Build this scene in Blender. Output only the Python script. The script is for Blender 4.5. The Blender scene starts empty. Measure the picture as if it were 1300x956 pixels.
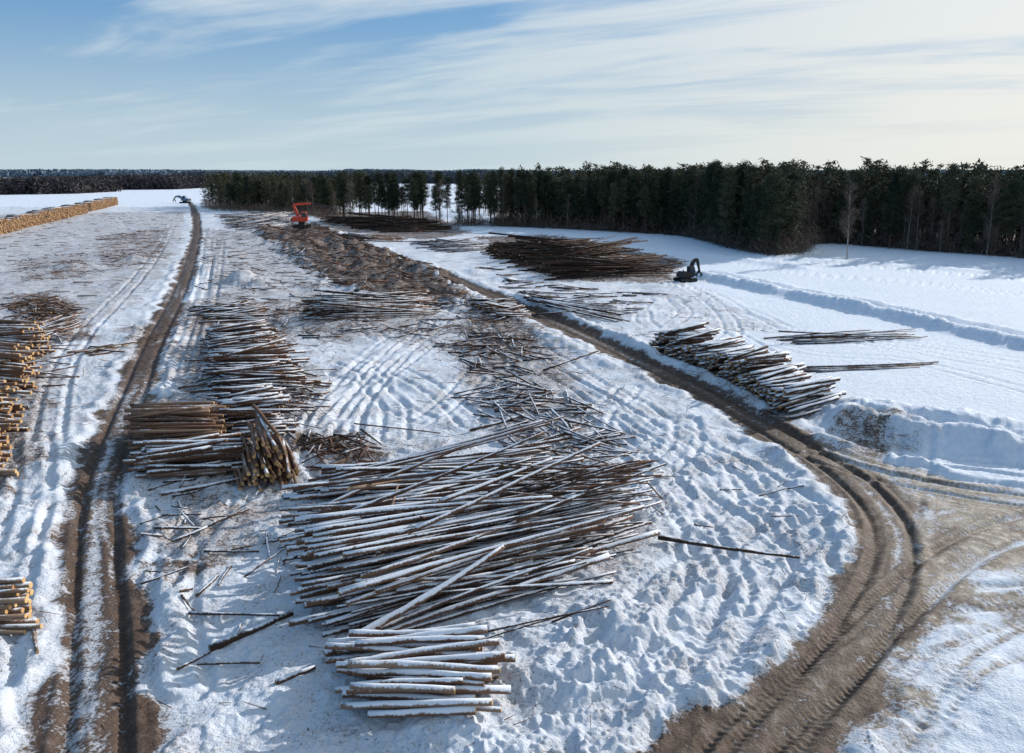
import bpy, math, random
import numpy as np
from mathutils import Vector
random.seed(7); RNG=np.random.default_rng(11)
scene=bpy.context.scene
COL=scene.collection
scene.view_settings.view_transform='Standard'
scene.view_settings.look='None'
scene.view_settings.exposure=0
# ---------------------------------------------------------------- survey of the site
CAMH=20.0; PITCH=math.radians(12.13); FP=1000.0
def G(px,py,z=0.0):
    """site survey: photo bearing/depression -> metres on the plane at height z"""
    x=(px-650)/FP; v=(433-py)/FP
    dy=math.cos(PITCH)+v*math.sin(PITCH); dz=-math.sin(PITCH)+v*math.cos(PITCH)
    t=(CAMH-z)/(-dz)
    return np.array([x*t,dy*t])
def GL(pts,z=0.0): return np.array([G(p[0],p[1],z) for p in pts])
def sstep(a,b,x):
    t=np.clip((x-a)/(b-a),0,1); return t*t*(3-2*t)
# ---------------------------------------------------------------- numpy noise
def vnoise(x,y,seed=0):
    xi=np.floor(x).astype(np.int64); yi=np.floor(y).astype(np.int64)
    fx=x-xi; fy=y-yi
    fx=fx*fx*fx*(fx*(fx*6-15)+10); fy=fy*fy*fy*(fy*(fy*6-15)+10)
    def h(a,b):
        n=(a*374761393+b*668265263+seed*1442695041)&0xffffffff
        n=((n^(n>>13))*1274126177)&0xffffffff
        n=(n^(n>>16))&0xffffff
        return n/float(0xffffff)
    a=h(xi,yi); b=h(xi+1,yi); c=h(xi,yi+1); d=h(xi+1,yi+1)
    return (a+(b-a)*fx)*(1-fy)+(c+(d-c)*fx)*fy
def fbm(x,y,o=4,seed=0):
    s=0;amp=.5;tot=0
    for i in range(o):
        s=s+amp*vnoise(x*(2.03**i)+17.3*i,y*(2.03**i)-9.1*i,seed+i); tot+=amp; amp*=.52
    return s/tot
# ---------------------------------------------------------------- polylines
def smooth_line(pts,n=6):
    pts=np.array(pts,float); out=[]
    P=np.vstack([2*pts[0]-pts[1],pts,2*pts[-1]-pts[-2]])
    for i in range(1,len(P)-2):
        for k in range(n):
            t=k/n
            out.append(.5*((2*P[i])+(-P[i-1]+P[i+1])*t+(2*P[i-1]-5*P[i]+4*P[i+1]-P[i+2])*t*t+(-P[i-1]+3*P[i]-3*P[i+1]+P[i+2])*t**3))
    out.append(P[-2]); return np.array(out)
def pdist(x,y,line,margin):
    """distance, signed side, arclength to a polyline (inf outside margin)"""
    D=np.full(x.shape,1e9); S=np.zeros(x.shape); Sg=np.zeros(x.shape)
    lo=line[:,:2].min(0)-margin; hi=line[:,:2].max(0)+margin
    m=(x>lo[0])&(x<hi[0])&(y>lo[1])&(y<hi[1])
    if not m.any(): return D,S,Sg
    xx=x[m];yy=y[m]; d=np.full(xx.shape,1e9); s=np.zeros(xx.shape); g=np.zeros(xx.shape); acc=0
    for i in range(len(line)-1):
        a=line[i,:2]; b=line[i+1,:2]; e=b-a; L=math.hypot(*e)
        if L<1e-6: continue
        t=np.clip(((xx-a[0])*e[0]+(yy-a[1])*e[1])/(L*L),0,1)
        dx=xx-a[0]-t*e[0]; dy=yy-a[1]-t*e[1]; dd=np.hypot(dx,dy)
        k=dd<d
        d=np.where(k,dd,d); s=np.where(k,acc+t*L,s); g=np.where(k,np.sign(e[0]*dy-e[1]*dx),g); acc+=L
    D[m]=d;S[m]=s;Sg[m]=g
    return D,S,Sg
def inpoly(x,y,poly):
    r=np.zeros(x.shape,bool); lo=poly.min(0);hi=poly.max(0)
    m=(x>=lo[0])&(x<=hi[0])&(y>=lo[1])&(y<=hi[1])
    if not m.any(): return r
    xx=x[m];yy=y[m];q=np.zeros(xx.shape,bool); n=len(poly);j=n-1
    for i in range(n):
        xi,yi=poly[i];xj,yj=poly[j]
        if yi!=yj:
            q^=((yi>yy)!=(yj>yy))&(xx<(xj-xi)*(yy-yi)/(yj-yi)+xi)
        j=i
    r[m]=q; return r
def soft(x,y,poly,w=1.0):
    s=0
    lo=poly.min(0)-5*w;hi=poly.max(0)+5*w
    m=(x>=lo[0])&(x<=hi[0])&(y>=lo[1])&(y<=hi[1]); out=np.zeros(x.shape)
    if not m.any(): return out
    x=x[m];y=y[m]
    for k in range(5):
        ox=(vnoise(x/(2.2*w)+k*31,y/(2.2*w),50+k)-.5)*4.2*w; oy=(vnoise(x/(2.2*w),y/(2.2*w)+k*17,70+k)-.5)*4.2*w
        s=s+inpoly(x+ox,y+oy,poly).astype(float)
    out[m]=s/5
    return out
# roads: line in metres, width
ROADS=[
 (smooth_line(GL([(115,1010),(122,880),(124,780),(122,700),(128,620),(145,560),(172,490),(199,425),(226,372),(243,325),(250,290),(247,268),(240,257),(228,250)])),3.5,'left'),
 (smooth_line(GL([(800,1100),(900,990),(985,905),(1055,848),(1106,775),(1134,710),(1125,655),(1080,605),(1020,568),(950,528),(880,490),(800,452),(730,420),(655,387),(570,352),(495,322),(430,302),(380,288)])),3.8,'main'),
 (smooth_line(GL([(1040,578),(1110,600),(1200,618),(1300,633),(1420,650)])),4.8,'side'),
 (smooth_line(GL([(1400,640),(1300,665),(1220,700),(1150,755),(1090,815),(1040,870),(960,960)])),3.2,'sand'),
]
TRACKS=[smooth_line(GL(p)) for p in [
 [(840,360),(900,372),(960,405),(1060,425),(1180,440),(1320,462)],
 [(850,352),(905,385),(930,420),(900,440)],
 [(780,385),(880,380),(950,395),(1010,420),(1100,428)],
 [(700,375),(800,372),(860,358)],[(880,400),(1000,420),(1150,445),(1320,475)],[(820,395),(900,410),(960,440),(1000,470)],
 [(950,430),(1040,450),(1150,458),(1320,500)],
 [(440,560),(450,520),(480,480),(520,440),(560,410)],
 [(400,540),(430,500),(470,455),(500,430)],
 [(1070,575),(1150,583),(1240,592),(1330,604)],
 [(1060,590),(1150,596),(1240,604),(1330,616)],
 [(840,867),(870,800),(900,740),(880,690)],
 [(860,950),(885,867),(915,790),(925,740),(900,690)],
 [(900,860),(930,790),(960,730),(1010,690),(1060,660)],
 [(1150,770),(1210,760),(1320,755)],[(1150,740),(1230,735),(1330,715)],
 [(1100,960),(1150,880),(1220,810),(1330,760)],
 [(1160,900),(1210,850),(1270,820),(1340,800)],
 [(60,560),(75,480),(110,420),(160,370),(200,320),(222,280)],
 [(940,325),(1000,331),(1120,340),(1310,356)],[(940,335),(1020,347),(1150,358),(1310,375)],[(1000,325),(1150,333),(1310,343)],
 [(600,292),(700,304),(850,318),(1000,326)],
 [(20,700),(40,640),(45,560)],[(230,867),(215,780),(225,700),(210,640)],[(60,900),(50,800),(70,720),(85,640)],
 [(600,540),(560,500),(500,470)],[(460,545),(540,530),(600,480)],[(400,560),(440,510),(470,490),(540,440)],
 [(680,440),(780,500),(880,560),(960,600),(1040,650)],[(720,500),(800,560),(900,610),(1000,680)],[(700,470),(800,530),(900,590),(980,650),(1040,720)],
 [(830,760),(900,700),(960,640),(940,590)],[(740,860),(830,790),(900,770),(1000,750)],[(940,860),(990,790),(1030,720),(1020,650)],
 [(780,560),(850,620),(900,700),(880,780)],
 [(230,490),(260,400),(275,340),(280,300)],[(222,470),(248,400),(262,340),(265,290)],
]]
rt=random.Random(3)
for i in range(24):
    x,y=rt.uniform(-30,24),rt.uniform(30,110); a=rt.uniform(.7,2.4); P=[]
    for k in range(6):
        P.append((x,y)); x+=math.cos(a)*4.5; y+=math.sin(a)*4.5; a+=rt.uniform(-.3,.3)
    TRACKS.append(smooth_line(P,3))
BERMS=[ # line,height,width
 (smooth_line(GL([(880,350),(940,362),(1000,375),(1100,396),(1200,418),(1330,447)])),1.3,1.5),
 (smooth_line(GL([(905,346),(1000,366),(1100,386),(1200,406),(1330,432)])),0.7,1.5),
 (smooth_line(GL([(1075,538),(1130,553),(1210,566),(1330,585)])),1.6,1.5),
 (smooth_line(GL([(1060,522),(1140,535),(1220,545),(1330,563)])),1.5,2.4),
 (smooth_line(GL([(570,288),(700,302),(820,316),(940,330),(1020,341)])),0.7,1.6),
 (smooth_line(GL([(660,378),(720,404),(790,432),(830,452)])),0.6,1.0),
 (smooth_line(GL([(850,458),(920,492),(1000,540),(1040,560)])),0.4,.9),
 (smooth_line(GL([(1000,328),(1150,338),(1330,352)])),0.5,1.4),
 (smooth_line(GL([(560,372),(640,400),(700,430),(780,465)])),0.4,.9),
]
MOUNDS=[(308,358,2.2,2.6),(330,362,1.2,2.2),(700,815,.6,1.9),(800,800,.65,1.8),(650,850,.45,1.6),(870,860,.3,1.5),(760,870,.6,1.8),(740,775,.35,1.3),(1290,890,.4,2.6),(560,920,.5,1.4),
 (950,640,.25,1.6),(1070,545,.8,1.5),(60,600,.5,1.6),(20,660,.4,1.4),(170,330,1,3),(90,340,.8,3),(60,420,.9,2),
 (600,345,.9,2.5),(640,355,.8,2.2),(710,440,.4,1.5)]
MOUNDS=[(G(a,b),h,r) for a,b,h,r in MOUNDS]
YARD=GL([(-300,1100),(-300,262),(230,262),(560,285),(860,352),(1000,420),(830,440),(1050,560),(1100,600),(1110,700),(1000,840),(850,1100)])
ROUGH=GL([(600,590),(790,520),(900,540),(1040,600),(1090,680),(1070,760),(940,860),(850,1100),(560,1100),(560,850),(830,720)])
EDGE_PX=[(628,287),(700,290),(780,294),(870,300),(930,315),(975,324),(1000,323),(1012,310),(1060,309),(1120,314),(1220,322),(1330,330),(1500,340),(1700,350)]
FOREST=GL(EDGE_PX+[(1700,296),(628,266)])
GROVE=GL([(256,264),(330,268),(425,276),(425,258),(256,253)])
STRIP=GL([(315,293),(400,284),(470,312),(560,350),(600,378),(580,390),(500,377),(430,366),(390,338),(350,312)])
AREAS=[ # polygon, litter, mud
 (STRIP,1.0,.72),
 (GL([(590,382),(640,380),(690,420),(680,455),(620,455),(570,428)]),.9,.46),
 (GL([(10,378),(60,370),(105,385),(120,430),(50,445),(10,420)]),1.0,.58),
 (GL([(190,612),(385,608),(370,700),(300,730),(190,720)]),.9,.42),
 (GL([(180,680),(300,685),(305,732),(185,740)]),1.0,.62),
 (GL([(150,600),(190,600),(205,700),(200,800),(165,800)]),.8,.46),
 (GL([(560,415),(640,400),(720,440),(770,520),(790,580),(700,590),(600,520)]),.9,.32),
 (GL([(370,545),(480,550),(490,590),(390,605)]),1.0,.66),
 (GL([(-200,275),(240,268),(225,340),(160,400),(60,440),(-200,520)]),.78,.26),
 (GL([(120,300),(215,290),(205,330),(130,345)]),.9,.40),
 (GL([(20,330),(110,320),(120,350),(30,362)]),.9,.40),
 (GL([(150,420),(230,400),(215,450),(165,490)]),.9,.40),
 (GL([(255,290),(420,300),(440,400),(350,450),(250,480)]),.8,.28),
 (GL([(350,390),(420,380),(560,400),(540,425),(400,440)]),.9,.30),
 (GL([(370,460),(430,470),(430,540),(380,545)]),.9,.34),
 (GL([(400,340),(640,385),(700,440),(560,450),(380,420)]),.7,.16),
 (GL([(1030,542),(1150,546),(1160,580),(1050,584)]),.9,.62),
 (GL([(1130,780),(1200,765),(1250,800),(1200,860),(1110,930),(1080,880)]),.7,.46),
 (GL([(230,380),(360,380),(400,560),(360,620),(170,620),(200,480)]),.9,.46),
 (GL([(360,560),(700,550),(840,640),(840,730),(650,800),(640,930),(420,930),(360,740)]),.6,.3),
 (GL([(600,300),(700,300),(870,330),(860,362),(690,356)]),1.,.6),
 (GL([(390,270),(540,268),(600,296),(540,306),(420,292)]),1.,.6),
 (GL([(820,430),(870,428),(1070,515),(1060,540),(990,545),(900,495)]),.7,.30),
 (GL([(-100,430),(65,430),(80,500),(50,640),(-100,660)]),.9,.50),
 (GL([(-100,725),(60,725),(65,810),(-100,830)]),.85,.46),
]
SAND=GL([(1060,588),(1180,606),(1420,636),(1420,735),(1260,745),(1200,775),(1145,840),(1100,890),(1060,900),(1040,880),(1092,790),(1125,720),(1120,650)])
SAND2=GL([(1100,700),(1420,690),(1420,860),(1260,850),(1180,900),(1080,980),(1020,960)])

def terrain(x,y,full=True):
    x=np.asarray(x,float); y=np.asarray(y,float)
    far=np.clip(90/np.maximum(y,1),0,1); near=np.clip((85-y)/35,0,1)
    yard=soft(x,y,YARD,1.5); rough=soft(x,y,ROUGH,1.2)
    roadm=np.zeros(x.shape); mud=np.zeros(x.shape); rut=np.zeros(x.shape); sand=np.zeros(x.shape); edge=np.zeros(x.shape); mainm=np.zeros(x.shape)
    sa=soft(x,y,SAND,1.2); sb=soft(x,y,SAND2,1.3); ws=np.full(x.shape,1e-6); strk=np.zeros(x.shape)
    for ri,(line,w,kind) in enumerate(ROADS):
        d,s,sg=pdist(x,y,line,14)
        wob=(vnoise(s/3.1,sg*3+0*s,5)-.5)*1.1+(vnoise(s/.9,sg*3+0*s,6)-.5)*.5
        dd=d+wob; ds=d*sg
        m=sstep(w/2+.8,w/2-.6,dd)
        st=(vnoise(ds/.30+(vnoise(s/6,0*s,77+ri)-.5)*3,s/9,90+ri)-.5)*.7+(vnoise(ds/.8+(vnoise(s/8,0*s,87+ri)-.5)*3,s/13,95+ri)-.5)*.8
        wt=np.where(d<14,np.exp(-d/1.5),0)
        strk=strk+st*wt; ws=ws+wt
        md=m*({'left':.88,'main':.98,'side':.62,'sand':.72}[kind])
        if kind=='left':
            md=md*(1-.40*np.exp(-((ds-.1)/.55)**2)*sstep(110,50,y))
        if kind=='main':
            md=md*(1-.24*np.exp(-((ds)/.5)**2)); mainm=m
        md=md+st*.46*m
        if kind in('sand','side'):
            sand=np.maximum(sand,m)
        roadm=np.maximum(roadm,m); mud=np.maximum(mud,md)
        tr=.03*np.sin(s*2*np.pi/.34)*np.exp(-((d-.95)/.3)**2)*near
        rut=rut+m*(-.20*np.exp(-((d-.95)/.24)**2)+.08*np.exp(-((d-1.45)/.22)**2)+tr)
        rut=rut+m*st*.12*near
        edge=edge+.30*np.exp(-((dd-w/2-.9)/.55)**2)*(vnoise(s/1.3,sg*9+0*s,9)+.2)*(y<180)*(1-sa)*(1-.7*sb)
    strk=strk/ws
    sbf=sb*(.20+.45*sstep(.40,.60,fbm(x/3,y/3,3,123)))
    sand=np.maximum(sand,np.maximum(sa,sb*.9))*(1-.75*mainm); mud=np.maximum(mud,np.maximum(sa*(.60+strk*.7),sbf+sb*strk*.35)); rut=rut+sa*(1-roadm)*strk*.10
    fl=np.maximum(np.maximum(roadm,sa),sb*.75)
    amp=.08+.34*yard+.24*rough; amp=amp*(1-.8*fl)
    n6=fbm(x/7,y/7,3,1)-.5
    n2=fbm(x/1.9,y/1.9,3,4)-.5
    n1=fbm(x/.5,y/.5,3,8)
    ridg=1-np.abs(2*fbm(x/3.4+.6*n2,y/3.4,3,14)-1)
    chunk=np.clip(n1-.48,0,1)
    z=amp*(n6*1.9+n2*.42*np.minimum(1,far*1.5)+ (ridg-.75)*.42*far +chunk*.75*far)
    patch=sstep(.46,.66,fbm(x/4,y/4,3,61))
    clod=np.clip(vnoise(x/.24,y/.24,31)-.6,0,1)*.48*(.28*yard+.6*rough)*near*(1-fl)*(.1+.9*patch)
    z=z+clod+rough*far*np.clip(fbm(x/.75,y/.75,2,33)-.55,0,1)*.6*(1-fl)*patch
    z=z+.04*yard*(vnoise((x+.35*y)/.55,y/9,66)-.5)*near*(1-patch)*2
    # bark and branch heaps along the debris strip
    st_=soft(x,y,STRIP,2.2); z=z+st_*(.3+2.2*np.clip(fbm(x/4.5,y/7,4,201)-.42,0,1)*2)
    for line in TRACKS:
        d,s,sg=pdist(x,y,line,4)
        f=np.where(d<3.5,1.0,0.0)*(1-.7*roadm)*np.where(y>130,1.4,1)*(1-.55*sa)*(1-.35*sb)
        tread=1+.22*np.sin(s*2*np.pi/.42)*near
        z=z-f*(.15*np.exp(-((d-1.0)/.24)**2)*tread-.07*np.exp(-((d-1.5)/.22)**2)-.05*np.exp(-((d-.5)/.2)**2))
        mud=np.maximum(mud,f*np.maximum(sa,sb)*.78*np.exp(-((d-1.0)/.30)**2))
    for line,h,w in BERMS:
        d,s,sg=pdist(x,y,line,w*4)
        hh=h*(.75+.5*vnoise(s/3.3,0*s,21)); dw=d+(fbm(x/1.6,y/1.6,3,40)-.5)*1.0*w*.8
        z=z+hh*np.exp(-(np.maximum(dw,0)/w)**2)*(1+.22*(fbm(x/.5,y/.5,3,44)-.5))*(d<w*4)
    for c,h,r in MOUNDS:
        q=((x-c[0])**2+(y-c[1])**2)/(r*r)
        q=q*(1+1.4*(fbm(x/.9,y/.9,3,60)-.5))
        z=z+h*np.exp(-q)*(1+.4*n2)
    z=z-.12*roadm+rut+edge*(1-roadm)
    if not full: return z
    lit=np.zeros(x.shape)
    for poly,l,m in AREAS:
        s=soft(x,y,poly,1.6)
        lit=np.maximum(lit,s*l); mud=np.maximum(mud,s*m)
    lit=np.maximum(lit,.46*yard)
    lit=np.maximum(lit,.42*rough)
    for P_ in (FOREST,GROVE):
        s=soft(x,y,P_,1.5); lit=np.maximum(lit,s); mud=np.maximum(mud,s*.7)
    return z,np.clip(mud,0,1.2),lit,sand,roadm
def TH(p): return float(terrain(np.array([p[0]]),np.array([p[1]]),False)[0])
# ---------------------------------------------------------------- mesh helper
def mk_mesh(name,V,quads=None,tris=None,qm=None,tm=None,smooth_q=True,smooth_t=False,attrs=None):
    V=np.asarray(V,np.float32).reshape(-1,3)
    quads=np.zeros((0,4),int) if quads is None or len(quads)==0 else np.asarray(quads,int)
    tris=np.zeros((0,3),int) if tris is None or len(tris)==0 else np.asarray(tris,int)
    me=bpy.data.meshes.new(name)
    me.vertices.add(len(V)); me.vertices.foreach_set('co',V.ravel())
    nl=quads.size+tris.size; npoly=len(quads)+len(tris)
    me.loops.add(nl); me.loops.foreach_set('vertex_index',np.concatenate([quads.ravel(),tris.ravel()]).astype(np.int32))
    me.polygons.add(npoly)
    st=np.concatenate([np.arange(len(quads))*4,quads.size+np.arange(len(tris))*3]).astype(np.int32)
    me.polygons.foreach_set('loop_start',st)
    mi=np.concatenate([np.zeros(len(quads),int) if qm is None else np.broadcast_to(qm,(len(quads),)),np.zeros(len(tris),int) if tm is None else np.broadcast_to(tm,(len(tris),))]).astype(np.int32)
    me.polygons.foreach_set('material_index',mi)
    me.update(calc_edges=True); me.validate()
    sm=np.concatenate([np.full(len(quads),smooth_q),np.full(len(tris),smooth_t)])
    me.polygons.foreach_set('use_smooth',sm)
    if attrs:
        for k,a in attrs.items():
            at=me.attributes.new(k,'FLOAT','POINT'); at.data.foreach_set('value',np.asarray(a,np.float32))
    me.update()
    return me
def obj(name,me,parent=None,mats=(),loc=None):
    o=bpy.data.objects.new(name,me)
    if me is not None:
        for m in mats:
            if m.name not in [q.name for q in me.materials if q]: me.materials.append(m)
    COL.objects.link(o)
    if parent: o.parent=parent
    if loc is not None: o.location=loc
    return o
# ---------------------------------------------------------------- materials
def newmat(name,rough=.8,spec=.2):
    m=bpy.data.materials.new(name); m.use_nodes=True; nt=m.node_tree; b=nt.nodes['Principled BSDF']
    b.inputs['Roughness'].default_value=rough; b.inputs['Specular IOR Level'].default_value=spec
    return m,nt,b
class N:
    def __init__(s,nt): s.nt=nt
    def link(s,a,b): s.nt.links.new(a,b)
    def val(s,i,v):
        if isinstance(v,bpy.types.NodeSocket): s.link(v,i)
        else: i.default_value=v
    def noise(s,vec,scale,detail=4,rough=.55,dist=0):
        n=s.nt.nodes.new('ShaderNodeTexNoise'); n.inputs['Scale'].default_value=scale; n.inputs['Detail'].default_value=detail
        n.inputs['Roughness'].default_value=rough; n.inputs['Distortion'].default_value=dist
        if vec is not None: s.link(vec,n.inputs['Vector'])
        return n.outputs['Fac']
    def math(s,op,a,b=0,c=0,clamp=False):
        n=s.nt.nodes.new('ShaderNodeMath'); n.operation=op; n.use_clamp=clamp
        s.val(n.inputs[0],a); s.val(n.inputs[1],b)
        if op in('MULTIPLY_ADD',): s.val(n.inputs[2],c)
        return n.outputs[0]
    def step(s,x,a,b):
        n=s.nt.nodes.new('ShaderNodeMapRange'); n.interpolation_type='SMOOTHSTEP'; n.clamp=True
        s.val(n.inputs['Value'],x); s.val(n.inputs['From Min'],a); s.val(n.inputs['From Max'],b)
        return n.outputs[0]
    def mix(s,f,a,b):
        n=s.nt.nodes.new('ShaderNodeMix'); n.data_type='RGBA'
        s.val(n.inputs[0],f)
        for i,v in ((6,a),(7,b)):
            if isinstance(v,tuple): n.inputs[i].default_value=(*v,1)
            else: s.link(v,n.inputs[i])
        return n.outputs[2]
    def attr(s,name):
        n=s.nt.nodes.new('ShaderNodeAttribute'); n.attribute_name=name; return n.outputs['Fac']
    def ramp(s,f,stops):
        n=s.nt.nodes.new('ShaderNodeValToRGB'); s.link(f,n.inputs[0]); cr=n.color_ramp
        while len(cr.elements)<len(stops): cr.elements.new(.5)
        for e,(p,c) in zip(cr.elements,stops): e.position=p; e.color=(*c,1)
        return n.outputs[0]
    def bump(s,h,strength,dist,normal=None):
        n=s.nt.nodes.new('ShaderNodeBump'); s.val(n.inputs['Strength'],strength); n.inputs['Distance'].default_value=dist
        s.link(h,n.inputs['Height'])
        if normal is not None: s.link(normal,n.inputs['Normal'])
        return n.outputs[0]
    def geo(s): return s.nt.nodes.new('ShaderNodeNewGeometry')
SNOW=(.74,.79,.87)
# ground
gm,nt,b=newmat('snowy_ground',.75,.25); k=N(nt); pos=k.geo().outputs['Position']
nL=k.noise(pos,.35,5); nM=k.noise(pos,1.6,6,.6); nS=k.noise(pos,7,5,.65); nX=k.noise(pos,26,4,.65)
mud=k.attr('mud'); lit=k.attr('litter'); sand=k.attr('sand')
j1=k.math('MULTIPLY',k.math('SUBTRACT',nM,.5),1.4); j2=k.math('MULTIPLY',k.math('SUBTRACT',nS,.5),1.2)
mv=k.math('ADD',mud,k.math('ADD',j1,j2))
mf=k.step(mv,.34,.74)
mf=k.math('MULTIPLY',mf,k.step(mud,.02,.18))
dirt=k.ramp(k.math('ADD',k.math('MULTIPLY',nM,.55),k.math('MULTIPLY',nX,.45)),[(.33,(.024,.015,.011)),(.46,(.062,.038,.027)),(.58,(.12,.078,.056)),(.70,(.31,.27,.25))])
sandc=k.ramp(k.math('ADD',k.math('MULTIPLY',nM,.75),k.math('MULTIPLY',nX,.25)),[(.32,(.065,.046,.032)),(.44,(.15,.112,.078)),(.54,(.28,.235,.18)),(.66,(.54,.53,.51))])
sf=k.math('MULTIPLY',sand,k.step(nL,.36,.54))
dirt=k.mix(sf,dirt,sandc)
snowc=k.mix(k.step(nM,.35,.7),(.64,.70,.80),SNOW)
lf=k.step(k.math('ADD',k.math('MULTIPLY',k.math('SUBTRACT',nX,.5),1.4),k.math('ADD',k.math('MULTIPLY',k.math('SUBTRACT',nS,.5),1.5),k.math('ADD',k.math('MULTIPLY',k.math('SUBTRACT',nL,.5),.9),k.math('MULTIPLY',lit,.36)))),.34,.48)
lf=k.math('MULTIPLY',lf,k.step(lit,.03,.3))
litc=k.mix(nS,(.05,.028,.018),(.19,.12,.08))
c1=k.mix(lf,snowc,litc)
dus=k.math('MULTIPLY',k.step(k.math('ADD',k.math('MULTIPLY',lit,.45),k.math('ADD',k.math('MULTIPLY',nM,.5),k.math('MULTIPLY',nL,.4))),.48,.95),.64)
dus=k.math('MAXIMUM',dus,k.math('MULTIPLY',k.step(mud,.1,.6),.5))
c1=k.mix(dus,c1,(.37,.34,.33))
c=k.mix(mf,c1,dirt)
k.link(c,b.inputs['Base Color'])
k.val(b.inputs['Roughness'],k.math('SUBTRACT',.8,k.math('MULTIPLY',mf,.15)))
hh=k.math('ADD',k.math('MULTIPLY',nM,.55),k.math('ADD',k.math('MULTIPLY',nS,.4),k.math('MULTIPLY',nX,.12)))
k.link(k.bump(hh,k.math('SUBTRACT',.95,k.math('MULTIPLY',sand,.35)),.28),b.inputs['Normal'])
GROUND=gm
# logs
lm,nt,b=newmat('log_bark',.85,.15); k=N(nt); g=k.geo(); pos=g.outputs['Position']
sep=nt.nodes.new('ShaderNodeSeparateXYZ'); k.link(g.outputs['Normal'],sep.inputs[0]); nz=sep.outputs['Z']
tint=k.attr('tint'); sn=k.attr('snow')
n1=k.noise(pos,.9,5,.6); n2=k.noise(pos,9,5,.65)
bark=k.ramp(k.math('ADD',k.math('MULTIPLY',tint,.7),k.math('MULTIPLY',n2,.3)),[(.1,(.026,.018,.015)),(.35,(.080,.048,.035)),(.6,(.18,.100,.066)),(.8,(.24,.17,.125)),(1,(.36,.26,.17))])
e=k.math('ADD',nz,k.math('ADD',k.math('MULTIPLY',k.math('SUBTRACT',n1,.5),2.2),k.math('MULTIPLY',k.math('SUBTRACT',n2,.5),1.6)))
th=k.math('SUBTRACT',1.3,k.math('MULTIPLY',sn,1.2))
f=k.step(k.math('SUBTRACT',e,th),-.15,.3)
f=k.math('MULTIPLY',f,k.step(sn,.01,.1))
k.link(k.mix(k.math('MULTIPLY',f,.92),bark,(.70,.745,.82)),b.inputs['Base Color'])
k.link(k.bump(n2,.5,.05),b.inputs['Normal'])
LOGM=lm
em,nt,b=newmat('log_cut_end',.7,.2); k=N(nt); pos=k.geo().outputs['Position']
n2=k.noise(pos,14,3); tint=k.attr('tint')
k.link(k.ramp(k.math('ADD',k.math('MULTIPLY',n2,.45),k.math('MULTIPLY',tint,.55)),[(.2,(.13,.075,.04)),(.42,(.27,.16,.08)),(.6,(.50,.30,.13)),(.8,(.64,.43,.21))]),b.inputs['Base Color'])
ENDM=em
def leafmat(name,c0,c1,c2,scale=.5,rv=.3):
    m,nt,b=newmat(name,.8,.1); k=N(nt); pos=k.geo().outputs['Position']
    oi=nt.nodes.new('ShaderNodeObjectInfo').outputs['Random']
    n=k.noise(pos,scale,3); n2=k.noise(pos,2.5,2)
    v=k.math('ADD',k.math('ADD',k.math('MULTIPLY',n,.6),k.math('MULTIPLY',n2,.4)),k.math('MULTIPLY',k.math('SUBTRACT',oi,.5),rv))
    k.link(k.ramp(v,[(.3,c0),(.47,c1),(.64,c2)]),b.inputs['Base Color']); return m
PINE=leafmat('pine_needles',(.018,.028,.020),(.042,.055,.034),(.09,.09,.056),.16,.32)
TWIG=leafmat('bare_twigs',(.05,.040,.035),(.105,.080,.066),(.165,.130,.108),.3)
PTR=leafmat('pine_bark',(.04,.026,.020),(.08,.05,.036),(.13,.085,.06),2)
BTR=leafmat('birch_bark',(.12,.11,.10),(.24,.22,.20),(.36,.34,.31),1.5)
FARM=leafmat('distant_wood_haze_tint',(.040,.055,.070),(.060,.076,.090),(.080,.098,.110),.02,0)  # bluish base colour paints in the aerial haze over the far pines
FARB=leafmat('distant_bare_wood_haze_tint',(.045,.043,.05),(.06,.056,.063),(.075,.070,.076),.03,0)  # bare-twig brown shifted bluish, distance haze painted into the colour
HAZE_TINT=leafmat('horizon_wood',(.11,.155,.21),(.13,.175,.23),(.15,.195,.25),.01,0)  # strongest blue: haze at the horizon is painted into this colour
def paint(name,col,rough=.45,metal=0,dirt=.4):
    m,nt,b=newmat(name,rough,.4); k=N(nt); pos=k.geo().outputs['Position']
    k.link(k.mix(k.math('MULTIPLY',k.step(k.noise(pos,3,5),.45,.7),dirt),col,(.05,.04,.035)),b.inputs['Base Color']); b.inputs['Metallic'].default_value=metal; return m
ORANGE=paint('orange_paint',(.62,.07,.03)); DARKP=paint('dark_grey_paint',(.014,.014,.016),.7); STEEL=paint('dirty_steel',(.03,.03,.032),.7,.0)
RUB=paint('track_rubber',(.015,.015,.015),.9); BLUEP=paint('blue_paint',(.05,.14,.24)); 
GLASS,_nt,_b=newmat('cab_glass',.12,.5); _b.inputs['Base Color'].default_value=(.02,.03,.04,1)
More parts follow.
